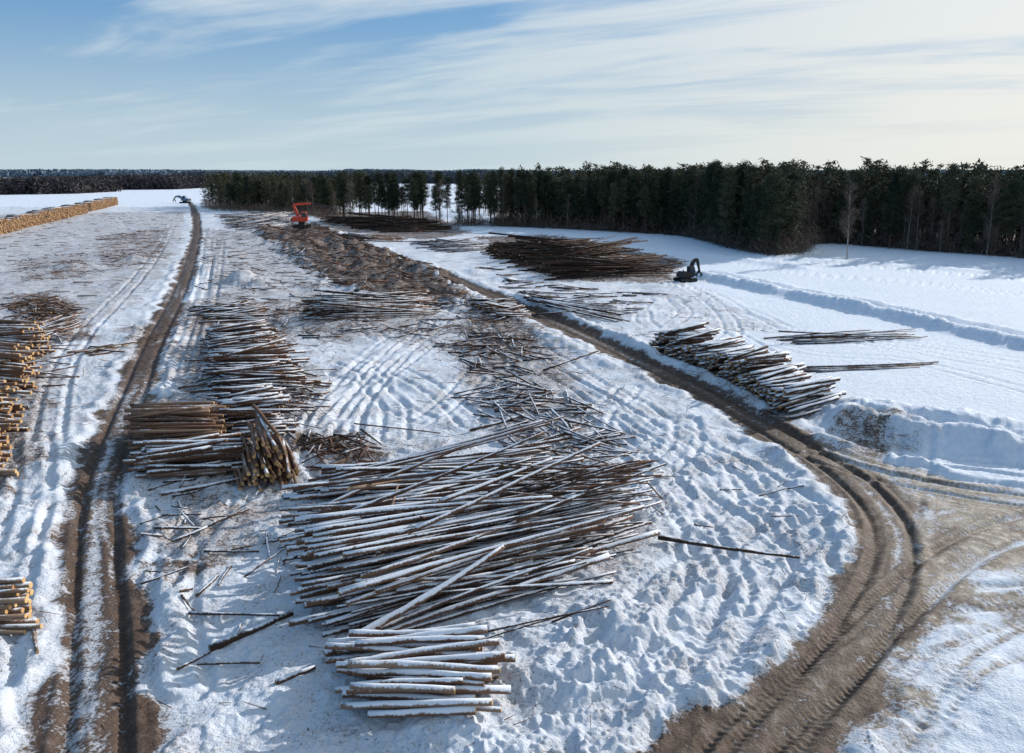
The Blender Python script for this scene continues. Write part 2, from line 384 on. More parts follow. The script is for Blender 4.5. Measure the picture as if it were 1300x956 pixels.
# ---------------------------------------------------------------- ground sheet
def build_ground():
    ys=[-600,-250,-100,-40,-10,5,14]; y=19.0
    while y<3500: ys.append(y); y+=max(.06,7.0e-5*y*y)
    ys+= [4200,5500,8000,12000]
    ys=np.array(ys,float)
    u=np.concatenate([-np.geomspace(6,.86,30),np.arange(-.84,.8401,.0022),np.geomspace(.86,6,30)])
    Y,U=np.meshgrid(ys,u,indexing='ij'); X=U*np.maximum(Y,22.0)
    n0,n1=X.shape
    z,mud,lit,sand,rm=terrain(X.ravel(),Y.ravel())
    V=np.stack([X.ravel(),Y.ravel(),z],1)
    idx=np.arange(n0*n1).reshape(n0,n1)
    Q=np.stack([idx[:-1,:-1],idx[:-1,1:],idx[1:,1:],idx[1:,:-1]],-1).reshape(-1,4)
    me=mk_mesh('ground',V,Q,attrs=dict(mud=mud,litter=lit,sand=sand))
    o=obj('ground',me,mats=[GROUND]); o['kind']='structure'
    o['label']='churned snowy timber yard and flat snow fields'; o['category']='ground'
    sel=(rm[Q]>.5).all(1)
    Qr=Q[sel]; used=np.unique(Qr); mp=np.full(n0*n1,-1); mp[used]=np.arange(len(used))
    Vr=V[used].copy(); Vr[:,2]+=.008
    me=mk_mesh('dirt_road',Vr,mp[Qr],attrs=dict(mud=mud[used],litter=lit[used],sand=sand[used]))
    o=obj('dirt_road',me,mats=[GROUND]); o['kind']='structure'; o['label']='muddy rutted brown haul road through the snow'; o['category']='road'
build_ground()
# ---------------------------------------------------------------- logs
LOGS=[] # dict(p0,p1,r0,r1,snow,tint,label,group)
class Pile:
    def __init__(s,pts,res=.12,margin=3):
        pts=np.array(pts); s.lo=pts.min(0)-margin; s.hi=pts.max(0)+margin; s.res=res
        nx,ny=[int(v) for v in np.ceil((s.hi-s.lo)/res)]
        gx,gy=np.meshgrid(s.lo[0]+(np.arange(nx)+.5)*res,s.lo[1]+(np.arange(ny)+.5)*res,indexing='ij')
        s.nx,s.ny=nx,ny
        s.h=terrain(gx.ravel(),gy.ravel(),False).reshape(nx,ny)
    def idx(s,x,y):
        return np.clip(((x-s.lo[0])/s.res).astype(int),0,s.nx-1),np.clip(((y-s.lo[1])/s.res).astype(int),0,s.ny-1)
    def drop(s,a,b,ra,rb,snow,tint,label,group,tries=4,lat=.25,maxtilt=.25,sink=.9):
        a=np.array(a,float);b=np.array(b,float); L=np.hypot(*(b-a)); e=(b-a)/L; n=np.array([-e[1],e[0]])
        N_=max(6,int(L/(s.res*2))); t=np.linspace(0,1,N_); offs=np.array([-.8,-.4,0,.4,.8]); best=None
        r=ra+(rb-ra)*t
        for k in range(tries):
            o=(0 if k==0 else random.uniform(-lat,lat))
            A=a+n*o;B=b+n*o
            zr=np.full(N_,-1e9)
            for q in offs:
                x=A[0]+(B[0]-A[0])*t+n[0]*q*r; y=A[1]+(B[1]-A[1])*t+n[1]*q*r
                i,j=s.idx(x,y); zr=np.maximum(zr,s.h[i,j]+r*math.sqrt(1-q*q)*sink)
            hull=[]
            for i in range(N_):
                while len(hull)>=2:
                    (i0,i1)=hull[-2],hull[-1]
                    if (zr[i1]-zr[i0])*(t[i]-t[i0])<=(zr[i]-zr[i0])*(t[i1]-t[i0]): hull.pop()
                    else: break
                hull.append(i)
            for c in range(len(hull)-1):
                if t[hull[c]]<=.5<=t[hull[c+1]]: break
            i0,i1=hull[c],hull[c+1]; sl=(zr[i1]-zr[i0])/(t[i1]-t[i0]); sl=max(-maxtilt*L,min(maxtilt*L,sl))
            z0=zr[i0]-sl*t[i0]; zm=z0+sl*.5
            if best is None or zm<best[0]: best=(zm,z0,z0+sl,A,B)
        _,z0,z1,A,B=best
        m=max(4,int(L/(s.res*.7))); tt=np.linspace(0,1,m)
        for q in np.linspace(-.95,.95,max(3,int(2*ra/s.res*1.6))):
            rr=ra+(rb-ra)*tt
            x=A[0]+(B[0]-A[0])*tt+n[0]*q*rr; y=A[1]+(B[1]-A[1])*tt+n[1]*q*rr
            i,j=s.idx(x,y); np.maximum.at(s.h,(i,j),z0+(z1-z0)*tt+rr*math.sqrt(1-q*q))
        LOGS.append(dict(p0=(A[0],A[1],z0),p1=(B[0],B[1],z1),r0=ra,r1=rb,snow=snow,tint=tint,label=label,group=group))
def curve(P,s):
    P=np.asarray(P); s=min(max(s,0),1)*(len(P)-1); i=min(int(s),len(P)-2); return P[i]+(P[i+1]-P[i])*(s-i)
def U(a,b): return random.uniform(a,b)
def heap(A,B,n,r,snow,tint,label,group,lens=(.75,1.05),jit=.5,ds=.06,taper=.5,res=.12,swap=.15,conc=1.3,pile=None,tilt=.25,sink=.75,tries=5):
    A=GL(A);B=GL(B); p=pile or Pile(np.vstack([A,B]),res)
    for i in range(n):
        s=random.betavariate(conc,conc); a=curve(A,s); b=curve(B,min(1,max(0,s+random.gauss(0,ds))))
        f=U(*lens); d=b-a; st=random.uniform(-.02,max(0,1-f)*.8)
        a2=a+d*st+np.array([random.gauss(0,jit),random.gauss(0,jit*.4)]); b2=a2+d*f
        r0=U(*r); r1=r0*U(taper*.8,min(1,taper*1.3))
        if random.random()<swap: a2,b2=b2,a2
        p.drop(a2,b2,r0,r1,min(1,max(0,snow+random.gauss(0,.14))),min(1,max(0,tint+random.gauss(0,.2))),label,group,lat=.5,maxtilt=tilt,tries=tries,sink=sink)
    return p
def stack(A,B,layers,r,snow,tint,label,group,res=.1,jit=.12,inset=.05,topsnow=None,pile=None,yaw=.008):
    A=GL(A);B=GL(B); p=pile or Pile(np.vstack([A,B]),res,2)
    L=sum(np.hypot(*(A[i+1]-A[i])) for i in range(len(A)-1)); 
    for k in range(layers):
        s=inset*k; R=sum(r)/2; step=2.05*R/L
        s+= (k%2)*step*.5
        while s<1-inset*k:
            if random.random()<.06: s+=step; continue
            a=curve(A,s);b=curve(B,min(1,max(0,s+random.gauss(0,yaw)))); d=(b-a)/np.hypot(*(b-a))
            a=a+d*random.gauss(0,jit); b=b+d*random.gauss(0,jit*1.5)
            r0=U(*r); sw=snow if (k<layers-1 or topsnow is None) else topsnow
            if random.random()<.5: a,b=b,a
            p.drop(a,b,r0,r0*U(.78,.98),min(1,max(0,sw+random.gauss(0,.12))),min(1,max(0,tint+random.gauss(0,.17))),label,group,tries=4,lat=R*.9,maxtilt=.08,sink=.8)
            s+=step*U(.95,1.2)
    return p
def scatter(poly,n,ln,r,snow,tint,label,group,pile=None,ang=None,spread=3.2,res=.12):
    P=GL(poly); p=pile or Pile(P,res); lo=P.min(0);hi=P.max(0);c=0
    while c<n:
        q=np.array([U(lo[0],hi[0]),U(lo[1],hi[1])])
        if not inpoly(np.array([q[0]]),np.array([q[1]]),P)[0]: continue
        a=(0 if ang is None else ang)+U(-spread,spread)*.5; L=U(*ln)
        d=np.array([math.cos(a),math.sin(a)])*L/2; r0=U(*r)
        p.drop(q-d,q+d,r0,r0*U(.5,.9),min(1,max(0,snow+random.gauss(0,.12))),min(1,max(0,tint+random.gauss(0,.15))),label,group,tries=2,maxtilt=.35,sink=.5); c+=1
    return p
# big heap of long trunks
LF='long snow-dusted tree trunk in a loose tangled heap'; GF='long trunks in the big heap'
A=[(395,626),(372,658),(370,695),(378,742),(392,790),(422,824)]
B=[(690,590),(745,612),(795,640),(822,665),(815,695),(760,735)]
pf=heap(A,B,185,(.075,.14),.74,.45,LF,GF,lens=(.5,1.0),jit=.8,ds=.15,taper=.5,swap=.12,conc=1.02,sink=.5)
heap([(385,700),(380,760),(410,812)],[(785,640),(822,668),(800,700)],40,(.08,.145),.80,.45,LF,GF,lens=(.7,1.04),jit=.4,ds=.2,taper=.4,swap=0,pile=pf,sink=.6)
heap([(600,655),(630,690),(620,735)],[(810,640),(838,662),(820,695)],46,(.04,.08),.35,.3,'slender dark treetop trunk lying across the heap',GF,lens=(.6,1.05),jit=.6,ds=.4,taper=.5,pile=pf)
heap([(400,612),(390,636)],[(700,585),(745,605)],14,(.09,.14),.66,.4,LF,GF,lens=(.8,1.0),jit=.3,ds=.4,pile=pf)
for (a,b_,r_,s_) in [((490,585),(755,540),.18,.5),((412,815),(640,735),.18,.9),((445,660),(510,628),.12,.0),((505,700),(540,722),.08,.3),((500,690),(507,640),.07,.0),((560,705),(700,660),.12,.8),((420,640),(640,668),.12,.6),((400,720),(700,700),.13,.8),((440,690),(690,640),.11,.6),((520,740),(760,660),.11,.7)]:
    pa,pb=G(*a,z=.8),G(*b_,z=.8)
    pf.drop(pa,pb,r_,r_*.6,s_,.95 if s_==0 else .45,'pale stripped trunk lying on top of the heap' if s_==0 else LF,GF,tries=1)
# near stack
stack([(438,826),(447,868),(450,930)],[(580,822),(616,868),(628,930)],3,(.10,.155),.78,.65,'snow-topped reddish short log in a stack','short logs beside the big heap',res=.08,jit=.4,yaw=.10)
# yard row
YL='snow-covered short log in a low stack';YG='short logs stacked in a row'
stack([(267,432),(274,466)],[(338,428),(347,462)],3,(.10,.15),.70,.4,YL,YG,jit=.5,yaw=.08)
stack([(272,468),(284,508)],[(350,464),(372,500)],3,(.10,.14),.66,.4,YL,YG,jit=.8,yaw=.12)
stack([(282,512),(296,566)],[(342,508),(356,560)],4,(.10,.14),.85,.4,YL,YG,jit=.5,yaw=.06)
scatter([(255,435),(375,440),(410,490),(380,560),(285,560)],110,(2.0,6.5),(.05,.11),.5,.35,YL,YG,ang=-.35,spread=2.1)
stack([(303,624),(385,610)],[(296,592),(362,577)],6,(.10,.15),.10,.62,'brown log with cut end in a slumped stack','brown logs in a slumped stack',jit=.6,inset=.05,yaw=.10)
stack([(176,545),(172,588)],[(272,541),(282,580)],5,(.095,.14),.12,.62,'bare reddish brown log in a neat stack','bare brown logs stacked beside the road',jit=.4,topsnow=.2,inset=.06,yaw=.05)
stack([(178,588),(192,616)],[(285,580),(303,605)],3,(.10,.15),.62,.5,YL,YG,jit=.6,yaw=.12)
# right hand stack along the road
RL='snow-capped log with brown cut end in a roadside stack';RG='logs stacked beside the haul road'
pr=Pile(GL([(822,440),(1062,522),(870,432),(1000,538)]),.1)
stack([(822,444),(862,460),(905,480),(950,504),(1002,538)],[(874,438),(910,452),(955,470),(1008,492),(1064,524)],4,(.12,.17),.86,.25,RL,RG,jit=.35,pile=pr,yaw=.012,inset=.015)
# left edge stacks
EL='orange-brown log with bright cut end in a stack'; EG='cut logs stacked at the yard edge'
stack([(-90,500),(-60,466)],[(30,502),(36,468)],5,(.12,.17),.42,.66,EL,EG,jit=.5,inset=.08,yaw=.05)
stack([(-60,458),(-40,437)],[(44,458),(50,439)],4,(.12,.17),.5,.62,EL,EG,jit=.6,inset=.08,yaw=.07)
stack([(-120,566),(-90,532)],[(4,570),(14,536)],6,(.12,.17),.4,.66,EL,EG,jit=.5,inset=.06,yaw=.04)
stack([(-140,618),(-110,585)],[(-8,615),(0,585)],5,(.12,.17),.4,.66,EL,EG,jit=.5,inset=.06,yaw=.04)
stack([(-130,806),(-110,772)],[(26,805),(34,772)],5,(.11,.15),.42,.78,'reddish log with cut end in a stack',EG,jit=.25,inset=.06,res=.08,yaw=.03)
scatter([(-40,425),(75,420),(85,470),(60,520),(-40,520)],60,(1.5,5),(.06,.11),.35,.45,EL,EG,spread=2.6)
# dark far heaps
heap([(613,322),(645,336),(700,356)],[(735,312),(800,325),(862,350)],280,(.13,.22),.03,.08,'dark trunk in a wide heap','dark trunks in the wide heap',jit=1.2,ds=.08,res=.22,swap=.3,tilt=.12,conc=1.15,lens=(.5,.95),sink=.5,tries=3)
heap([(398,281),(430,287),(490,295)],[(500,275),(545,282),(588,295)],170,(.15,.24),.03,.06,'dark trunk in a wide heap','dark trunks in the wide heap',jit=1.5,ds=.08,res=.3,swap=.3,tilt=.12,lens=(.5,.95),sink=.5,tries=3)
heap([(430,303),(445,310)],[(500,299),(520,307)],30,(.15,.22),.3,.3,'dark trunk in a heap','dark trunks in the wide heap',jit=1,res=.25)
# smaller heaps
SL='thin snow-dusted trunk in a flattened heap';SG='thin trunks in flattened heaps'
heap([(385,400),(410,412)],[(540,378),(556,398)],70,(.10,.16),.66,.3,SL,SG,jit=.8,res=.15,ds=.2)
heap([(596,388),(626,412)],[(648,380),(676,405)],50,(.12,.17),.6,.3,SL,SG,jit=.4,res=.15,lens=(.8,1))
heap([(668,384),(690,398)],[(785,392),(795,408)],30,(.10,.15),.6,.3,SL,SG,jit=.8,res=.15)
heap([(985,432),(1010,437)],[(1158,420),(1168,430)],14,(.07,.12),.6,.3,SL,SG,jit=.8,res=.15,ds=.3)
heap([(995,470),(1010,474)],[(1185,462),(1180,466)],4,(.07,.11),.45,.3,SL,SG,jit=.8,res=.15)
heap([(280,275),(300,294)],[(360,268),(378,286)],90,(.14,.2),.7,.4,SL,SG,jit=1.5,res=.3,ds=.1,tries=3)
heap([(520,308),(560,322)],[(600,306),(630,318)],40,(.10,.18),.65,.3,SL,SG,jit=1.5,res=.3,ds=.2)
heap([(250,392),(262,412)],[(330,388),(345,404)],36,(.10,.15),.6,.4,SL,SG,jit=1,res=.15,ds=.2)
heap([(104,456),(112,444)],[(160,450),(176,436)],12,(.09,.15),.45,.75,'thin yellowish log lying loose in snow','loose logs scattered over the yard',jit=.5,ds=.4,lens=(.6,1))
heap([(30,440),(20,425)],[(95,425),(100,412)],26,(.10,.15),.5,.4,SL,SG,jit=.6,ds=.25)
DL='short broken log in a jumbled heap';DG='broken logs in jumbled heaps'
pc=Pile(GL([(560,420),(800,600),(560,600),(790,470)]),.14)
scatter([(600,500),(640,478),(710,500),(760,530),(790,575),(740,600),(660,580),(620,540)],140,(1.5,5.5),(.05,.11),.6,.4,DL,DG,pile=pc,ang=-.5,spread=2.4)
scatter([(560,440),(600,420),(660,430),(700,460),(640,480),(590,470)],75,(1.5,5),(.06,.11),.4,.3,DL,DG,pile=pc,ang=-.4,spread=2.4)
scatter([(385,560),(470,558),(480,590),(400,598)],70,(1.0,3.0),(.04,.09),.15,.35,DL,DG,spread=3)
scatter([(10,385),(60,378),(100,392),(95,415),(20,412)],150,(1.5,5),(.06,.11),.2,.45,DL,DG,spread=3,res=.2)
scatter([(320,292),(400,286),(475,314),(565,352),(605,382),(580,392),(490,378),(415,364),(375,332)],620,(1.2,5.0),(.08,.17),.12,.36,DL,DG,spread=3,res=.3,ang=-.6)
scatter([(340,475),(400,480),(410,520),(350,530)],30,(2,4.5),(.06,.11),.4,.4,DL,DG,spread=2)
scatter([(-60,275),(230,268),(225,330),(130,390),(-60,440)],160,(1.5,4.5),(.06,.11),.4,.35,DL,DG,spread=3.1,res=.4)
scatter([(255,300),(420,310),(430,400),(340,440),(250,430)],170,(1.5,5),(.06,.12),.5,.35,DL,DG,spread=3,res=.3)
scatter([(400,380),(600,385),(640,400),(560,430),(380,430)],70,(1.5,5),(.05,.11),.5,.3,DL,DG,spread=2.4,res=.2)
scatter([(190,610),(360,620),(370,760),(230,850),(180,760)],40,(.6,3),(.03,.08),.5,.3,DL,DG,spread=3)
scatter([(800,540),(1060,610),(1060,700),(880,720),(800,620)],10,(.6,2.2),(.03,.06),.6,.3,DL,DG,spread=3)
scatter([(610,340),(690,360),(850,372),(800,400),(680,384)],60,(2,7),(.07,.13),.4,.3,DL,DG,spread=1.2,res=.3)
# single loose trunks
for a,b_,r_,s_,t_ in [((835,690),(1015,712),.11,.3,.12),((592,815),(772,790),.05,.4,.2),((266,822),(372,782),.17,.45,.10),((205,630),(305,612),.14,.85,.4),((240,780),(360,785),.07,.5,.2),
    ((550,835),(720,795),.05,.3,.2),((350,867),(400,848),.12,.6,.3),((250,843),(330,838),.05,.5,.3),((1010,474),(1185,463),.11,.3,.2),((840,640),(800,600),.05,.3,.3),
    ((310,735),(375,690),.05,.4,.4),((42,792),(48,835),.10,.2,.8),((450,540),(560,550),.06,.3,.4),((690,470),(760,452),.12,.4,.2),((700,800),(775,785),.05,.2,.2)]:
    pa,pb=G(*a),G(*b_); p=Pile([pa,pb],.1,1)
    p.drop(pa,pb,r_,r_*.6,s_,t_,'lone trunk half sunk in churned snow','loose logs scattered over the yard',tries=1,sink=.3)
# far long golden stack, packed
def far_stack(p,q,layers,r,ln):
    a,b=G(*p),G(*q); L=np.hypot(*(b-a)); e=(b-a)/L; n=np.array([-e[1],e[0]])
    if n[0]>0: n=-n
    nn=int(L/(2*r)); ph=U(0,9)
    for k in range(layers):
        for i in range(nn-k%2):
            s=(i+.5*(k%2)+.5)*2*r
            top=layers*(.90+.09*math.sin(s/5+ph)+.06*math.sin(s/2.1))-1.5*(random.random()<.12)
            if k>top: continue
            pt=a+e*s; z=r+k*r*1.74
            j=random.gauss(0,.3)
            LOGS.append(dict(p0=(pt[0]+n[0]*(0+j),pt[1]+n[1]*j,z),p1=(pt[0]+n[0]*(ln+j),pt[1]+n[1]*(ln+j),z),r0=r*U(.85,1.02),r1=r*.9,snow=.36 if k>top-2.2 else 0,tint=U(.35,.95),label='golden brown log in a long high stack',group='logs in the long high stack'))
far_stack((-70,316),(60,283),14,.2,5)
far_stack((61,282.7),(112,270),13,.22,5)
far_stack((116,268.5),(150,260),11,.26,5)
# ------ mesh for logs
def log_arrays(l,sides,segs):
    p0=np.array(l['p0']);p1=np.array(l['p1']);L=np.linalg.norm(p1-p0);e=(p1-p0)/L
    up=np.array([0,0,1.]); x=np.cross(e,up); x/=np.linalg.norm(x); z=np.cross(x,e)
    t=np.linspace(0,1,segs+1); ang=np.arange(sides)/sides*2*np.pi+.3
    bend=(np.sin(t*np.pi)*L*.016)*RNG.uniform(-1,1); bend2=np.sin(t*np.pi*2+RNG.uniform(0,6))*L*.005
    r=(l['r0']+(l['r1']-l['r0'])*t)*(1+RNG.uniform(-.05,.05,len(t)))
    C=p0+np.outer(t,p1-p0)+np.outer(bend+bend2*(segs>2),x)
    ca,sa=np.cos(ang),np.sin(ang)
    rr=r[:,None]*np.ones(sides)[None]
    if segs>2: rr=rr*(1+.06*RNG.standard_normal(rr.shape)) + (l['snow']*.045)*np.clip(sa,0,1)[None]*RNG.uniform(.1,1.3,rr.shape)
    V=C[:,None,:]+rr[...,None]*(ca[None,:,None]*x+sa[None,:,None]*z)
    V=V.reshape(-1,3); n=len(V); V=np.vstack([V,C[0]-e*.01,C[-1]+e*.01])
    i=np.arange(segs)[:,None]*sides; j=np.arange(sides)[None]; j2=(j+1)%sides
    Q=np.stack([i+j,i+j2,i+sides+j2,i+sides+j],-1).reshape(-1,4)
    j=np.arange(sides); b0=segs*sides
    T=np.concatenate([np.stack([(j+1)%sides,j,np.full(sides,n)],-1),np.stack([b0+j,b0+(j+1)%sides,np.full(sides,n+1)],-1)])
    return V,Q,T
def vis(l):
    c=(np.array(l['p0'])+np.array(l['p1']))/2; d=np.linalg.norm(c-np.array([0,0,CAMH])); u=c[0]/max(c[1],1)
    L=np.linalg.norm(np.array(l['p0'])-np.array(l['p1']))
    w=L*(l['r0']+l['r1'])/(d*d)
    if abs(u)>.72 or c[1]<26: w*=.1
    return w
# logs that ended up lower in their heap show less, so rank them down
for l in LOGS: l['w']=vis(l)*(.75+.35*min(1.5,(l['p0'][2]+l['p1'][2])/2))
LOGS.sort(key=lambda l:-l['w'])
print('LOGS',len(LOGS))
for l in LOGS[:300]:
    V,Q,T=log_arrays(l,12,12); o0=np.array(l['p0']); 
    me=mk_mesh('log',V-o0,Q,T,0,1,attrs=dict(tint=np.full(len(V),l['tint']),snow=np.full(len(V),l['snow'])))
    o=obj('log',me,mats=[LOGM,ENDM],loc=tuple(o0)); o['label']=l['label'];o['category']='log';o['group']=l['group']
VV=[];QQ=[];TT=[];ti=[];sn_=[];off=0
for l in LOGS[300:]:
    d=l['p0'][1]; V,Q,T=log_arrays(l,*((8,4) if d<120 else (6,1)))
    VV.append(V);QQ.append(Q+off);TT.append(T+off);off+=len(V);ti.append(np.full(len(V),l['tint']));sn_.append(np.full(len(V),l['snow']))
me=mk_mesh('log_heap',np.vstack(VV),np.vstack(QQ),np.vstack(TT),0,1,attrs=dict(tint=np.concatenate(ti),snow=np.concatenate(sn_)))
o=obj('log_heap',me,mats=[LOGM,ENDM]); o['kind']='stuff';o['label']='heaps and stacks of felled timber lying across the yard';o['category']='logs'
# ---------------------------------------------------------------- branch litter
def litter():
    P=[];
    for poly,l,m in AREAS:
        lo=poly.min(0);hi=poly.max(0); area=abs(sum(poly[i][0]*poly[(i+1)%len(poly)][1]-poly[(i+1)%len(poly)][0]*poly[i][1] for i in range(len(poly))))/2
        n=int(min(3500,area*l*l*2.0)); 
        q=RNG.uniform(lo,hi,(n*2,2)); q=q[inpoly(q[:,0],q[:,1],poly)][:n]; P.append(q)
    q=RNG.uniform([-45,24],[50,130],(2600,2)); q=q[inpoly(q[:,0],q[:,1],YARD)]; P.append(q)
    P=np.vstack(P)
    P=P[vnoise(P[:,0]/4,P[:,1]/4,88)+RNG.uniform(-.25,.25,len(P))>.40]
    z=terrain(P[:,0],P[:,1],False); n=len(P)
    L=RNG.uniform(.15,1.9,n)**1.2*np.clip(P[:,1]/60,.5,1.5); a=RNG.uniform(0,6.28,n); r=RNG.uniform(.008,.03,n)*np.clip(P[:,1]/60,.8,2.5)
    d=np.stack([np.cos(a),np.sin(a),RNG.uniform(-.1,.22,n)],1)*L[:,None]
    p0=np.stack([P[:,0],P[:,1],z+.03],1); p1=p0+d; s=np.stack([-np.sin(a),np.cos(a),0*a],1)*r[:,None]; u=np.zeros((n,3));u[:,2]=r*1.5
    V=np.stack([p0-s,p0+s,p0+u,p1-s*.4,p1+s*.4,p1+u*.4],1).reshape(-1,3); b0=np.arange(n)[:,None]*6
    Q=np.concatenate([b0+np.array([[0,3,5,2]]),b0+np.array([[1,2,5,4]]),b0+np.array([[0,1,4,3]])])
    me=mk_mesh('branch_litter',V,Q,attrs=dict(tint=np.repeat(RNG.uniform(.05,.8,n),6),snow=np.zeros(n*6)))
    o=obj('branch_litter',me,mats=[LOGM]); o['kind']='stuff';o['label']='broken branches and bark scattered on the snow';o['category']='branches'
litter()
# ---------------------------------------------------------------- trees
def tube(P,R,sides):
    P=np.asarray(P,float);R=np.asarray(R,float);n=len(P);ang=np.arange(sides)/sides*2*np.pi
    e=P[-1]-P[0];e/=np.linalg.norm(e); x=np.cross(e,[0,0,1.]) if abs(e[2])<.95 else np.array([1.,0,0]); x/=np.linalg.norm(x); z=np.cross(x,e)
    V=P[:,None]+R[:,None,None]*(np.cos(ang)[None,:,None]*x+np.sin(ang)[None,:,None]*z)
    i=np.arange(n-1)[:,None]*sides;j=np.arange(sides)[None];j2=(j+1)%sides
    return V.reshape(-1,3),np.stack([i+j,i+j2,i+sides+j2,i+sides+j],-1).reshape(-1,4)
def join(parts):
    V=[];Q=[];o=0
    for v,q in parts: V.append(v);Q.append(q+o);o+=len(v)
    return np.vstack(V),np.vstack(Q)
def blades(C,l,w,rng,vert=0):
    n=len(C); u=rng.standard_normal((n,3)); u[:,2]+=vert; u/=np.linalg.norm(u,axis=1)[:,None]
    v=np.cross(u,rng.standard_normal((n,3))); v/=np.linalg.norm(v,axis=1)[:,None]
    u=u*(l*rng.uniform(.5,1.2,n))[:,None]; v=v*(w*rng.uniform(.5,1.2,n))[:,None]
    V=np.stack([C-u-v*.6,C-u+v*.6,C+u+v*.35,C+u-v*.35],1).reshape(-1,3)
    return V,np.arange(n*4).reshape(n,4)
def pine(seed,h=21,light=False,low=False):
    r=np.random.default_rng(seed); base=r.uniform(.05,.3) if low else r.uniform(.28,.5); W=r.uniform(2.2,3.5)
    t=np.linspace(0,1,7); P=np.stack([.25*np.sin(t*3+seed),.25*np.cos(t*2.5+seed),t*h*.96],1); P[:,0]-=P[0,0];P[:,1]-=P[0,1]
    parts=[tube(P,.20*(1-t*.85)+.01,7 if not light else 4)]
    pw=r.uniform(.32,.7)
    cl=[]; nl=int((36 if not light else 20)*(1.2 if low else 1))
    for i in range(nl):
        q=base+(1-base)*((i+r.uniform(0,1))/nl)**.9; a=i*2.4+r.uniform(-.5,.5)
        T=(q-base)/(1-base); Lr=W*min(1,T*4+.45)*(1-T)**pw*r.uniform(.4,1.2)+.3
        c=np.array([np.interp(q,t,P[:,0]),np.interp(q,t,P[:,1]),q*h*.96]); d=np.array([math.cos(a),math.sin(a),r.uniform(-.15,.4)+.3*T])
        if not light: parts.append(tube([c,c+d*Lr*.5,c+d*Lr],[.06*(1.1-T),.035*(1.1-T),.012],3))
        for k in range(8 if not light else 4):
            f=r.uniform(.2,1.05); m=c+d*Lr*f+r.normal(0,.3,3); cl.append(m+r.normal(0,1,(13 if not light else 6,3))*np.array([.46,.46,.28]))
    if not light:
        for i in range(14):  # dead lower stubs
            q=r.uniform(.05,base+.05);a=r.uniform(0,6.28);c=np.array([np.interp(q,t,P[:,0]),np.interp(q,t,P[:,1]),q*h]);parts.append(tube([c,c+np.array([math.cos(a),math.sin(a),.1])*r.uniform(.5,1.8)],[.03,.01],3))
    C=np.vstack(cl)
    return join(parts),blades(C,.30 if not light else .48,.13 if not light else .26,r)
def birch(seed,h=18,light=False):
    r=np.random.default_rng(seed); t=np.linspace(0,1,7)
    P=np.stack([.3*np.sin(t*2+seed),.3*np.cos(t*2+seed),t*h],1); P[:,0]-=P[0,0];P[:,1]-=P[0,1]
    parts=[tube(P,.14*(1-t*.9)+.01,6 if not light else 4)]; cl=[]
    for i in range(34 if not light else 12):
        q=.12+.86*r.uniform(0,1); a=r.uniform(0,6.28); T=(q-.12)/.88; Lr=(3.2*(1-T)**.7*min(1,T*3+.5)+.5)*r.uniform(.7,1.1)
        c=np.array([np.interp(q,t,P[:,0]),np.interp(q,t,P[:,1]),q*h]); d=np.array([math.cos(a)*.7,math.sin(a)*.7,r.uniform(.5,1.1)])
        if not light: parts.append(tube([c,c+d*Lr*.5,c+d*Lr],[.045,.025,.01],3))
        for k in range(38 if not light else 8):
            f=r.uniform(.15,1.1); cl.append(c+d*Lr*f+r.normal(0,.4,3)*[1,1,.8])
    C=np.array(cl)
    return join(parts),blades(C,.62 if not light else .95,.045 if not light else .17,r,vert=.6)
PV=[];BV=[];PO=[]
for i in range(10):
    (tv,tq),(cv,cq)=pine(100+i,low=(i%3!=0)); PV.append((mk_mesh('pine_trunk',tv,tq),mk_mesh('pine_crown',cv,cq,smooth_q=False)))
    PV[-1][0].materials.append(PTR);PV[-1][1].materials.append(PINE)
for i in range(4):
    (tv,tq),(cv,cq)=pine(150+i,low=False); PO.append((mk_mesh('pine_trunk',tv,tq),mk_mesh('pine_crown',cv,cq,smooth_q=False)))
    PO[-1][0].materials.append(PTR);PO[-1][1].materials.append(PINE)
for i in range(5):
    (tv,tq),(cv,cq)=birch(200+i); BV.append((mk_mesh('birch_trunk',tv,tq),mk_mesh('birch_crown',cv,cq,smooth_q=False)))
    BV[-1][0].materials.append(BTR);BV[-1][1].materials.append(TWIG)
PL=[pine(300+i,light=True,low=True) for i in range(6)]; BL=[birch(400+i,light=True) for i in range(3)]
def tree(kind,x,y,s,label,group,lib=None):
    name='pine_tree' if kind=='p' else 'birch_tree'; var=random.choice((lib or PV) if kind=='p' else BV)
    e=bpy.data.objects.new(name,None); COL.objects.link(e); e.empty_display_size=1
    e.location=(x,y,-.1); e.rotation_euler=(0,0,U(0,6.28)); w=U(.85,1.3); e.scale=(s*w,s*w,s)
    e['label']=label; e['category']='tree'; e['group']=group
    for nme,me in zip(('trunk','crown'),var):
        c=bpy.data.objects.new(nme,me); COL.objects.link(c); c.parent=e
MASS={'p':[], 'b':[]}
edge=smooth_line(GL(EDGE_PX),8)
seg=np.hypot(*np.diff(edge,axis=0).T); cum=np.concatenate([[0],np.cumsum(seg)]); tot=cum[-1]
def along(s): return np.array([np.interp(s,cum,edge[:,0]),np.interp(s,cum,edge[:,1])])
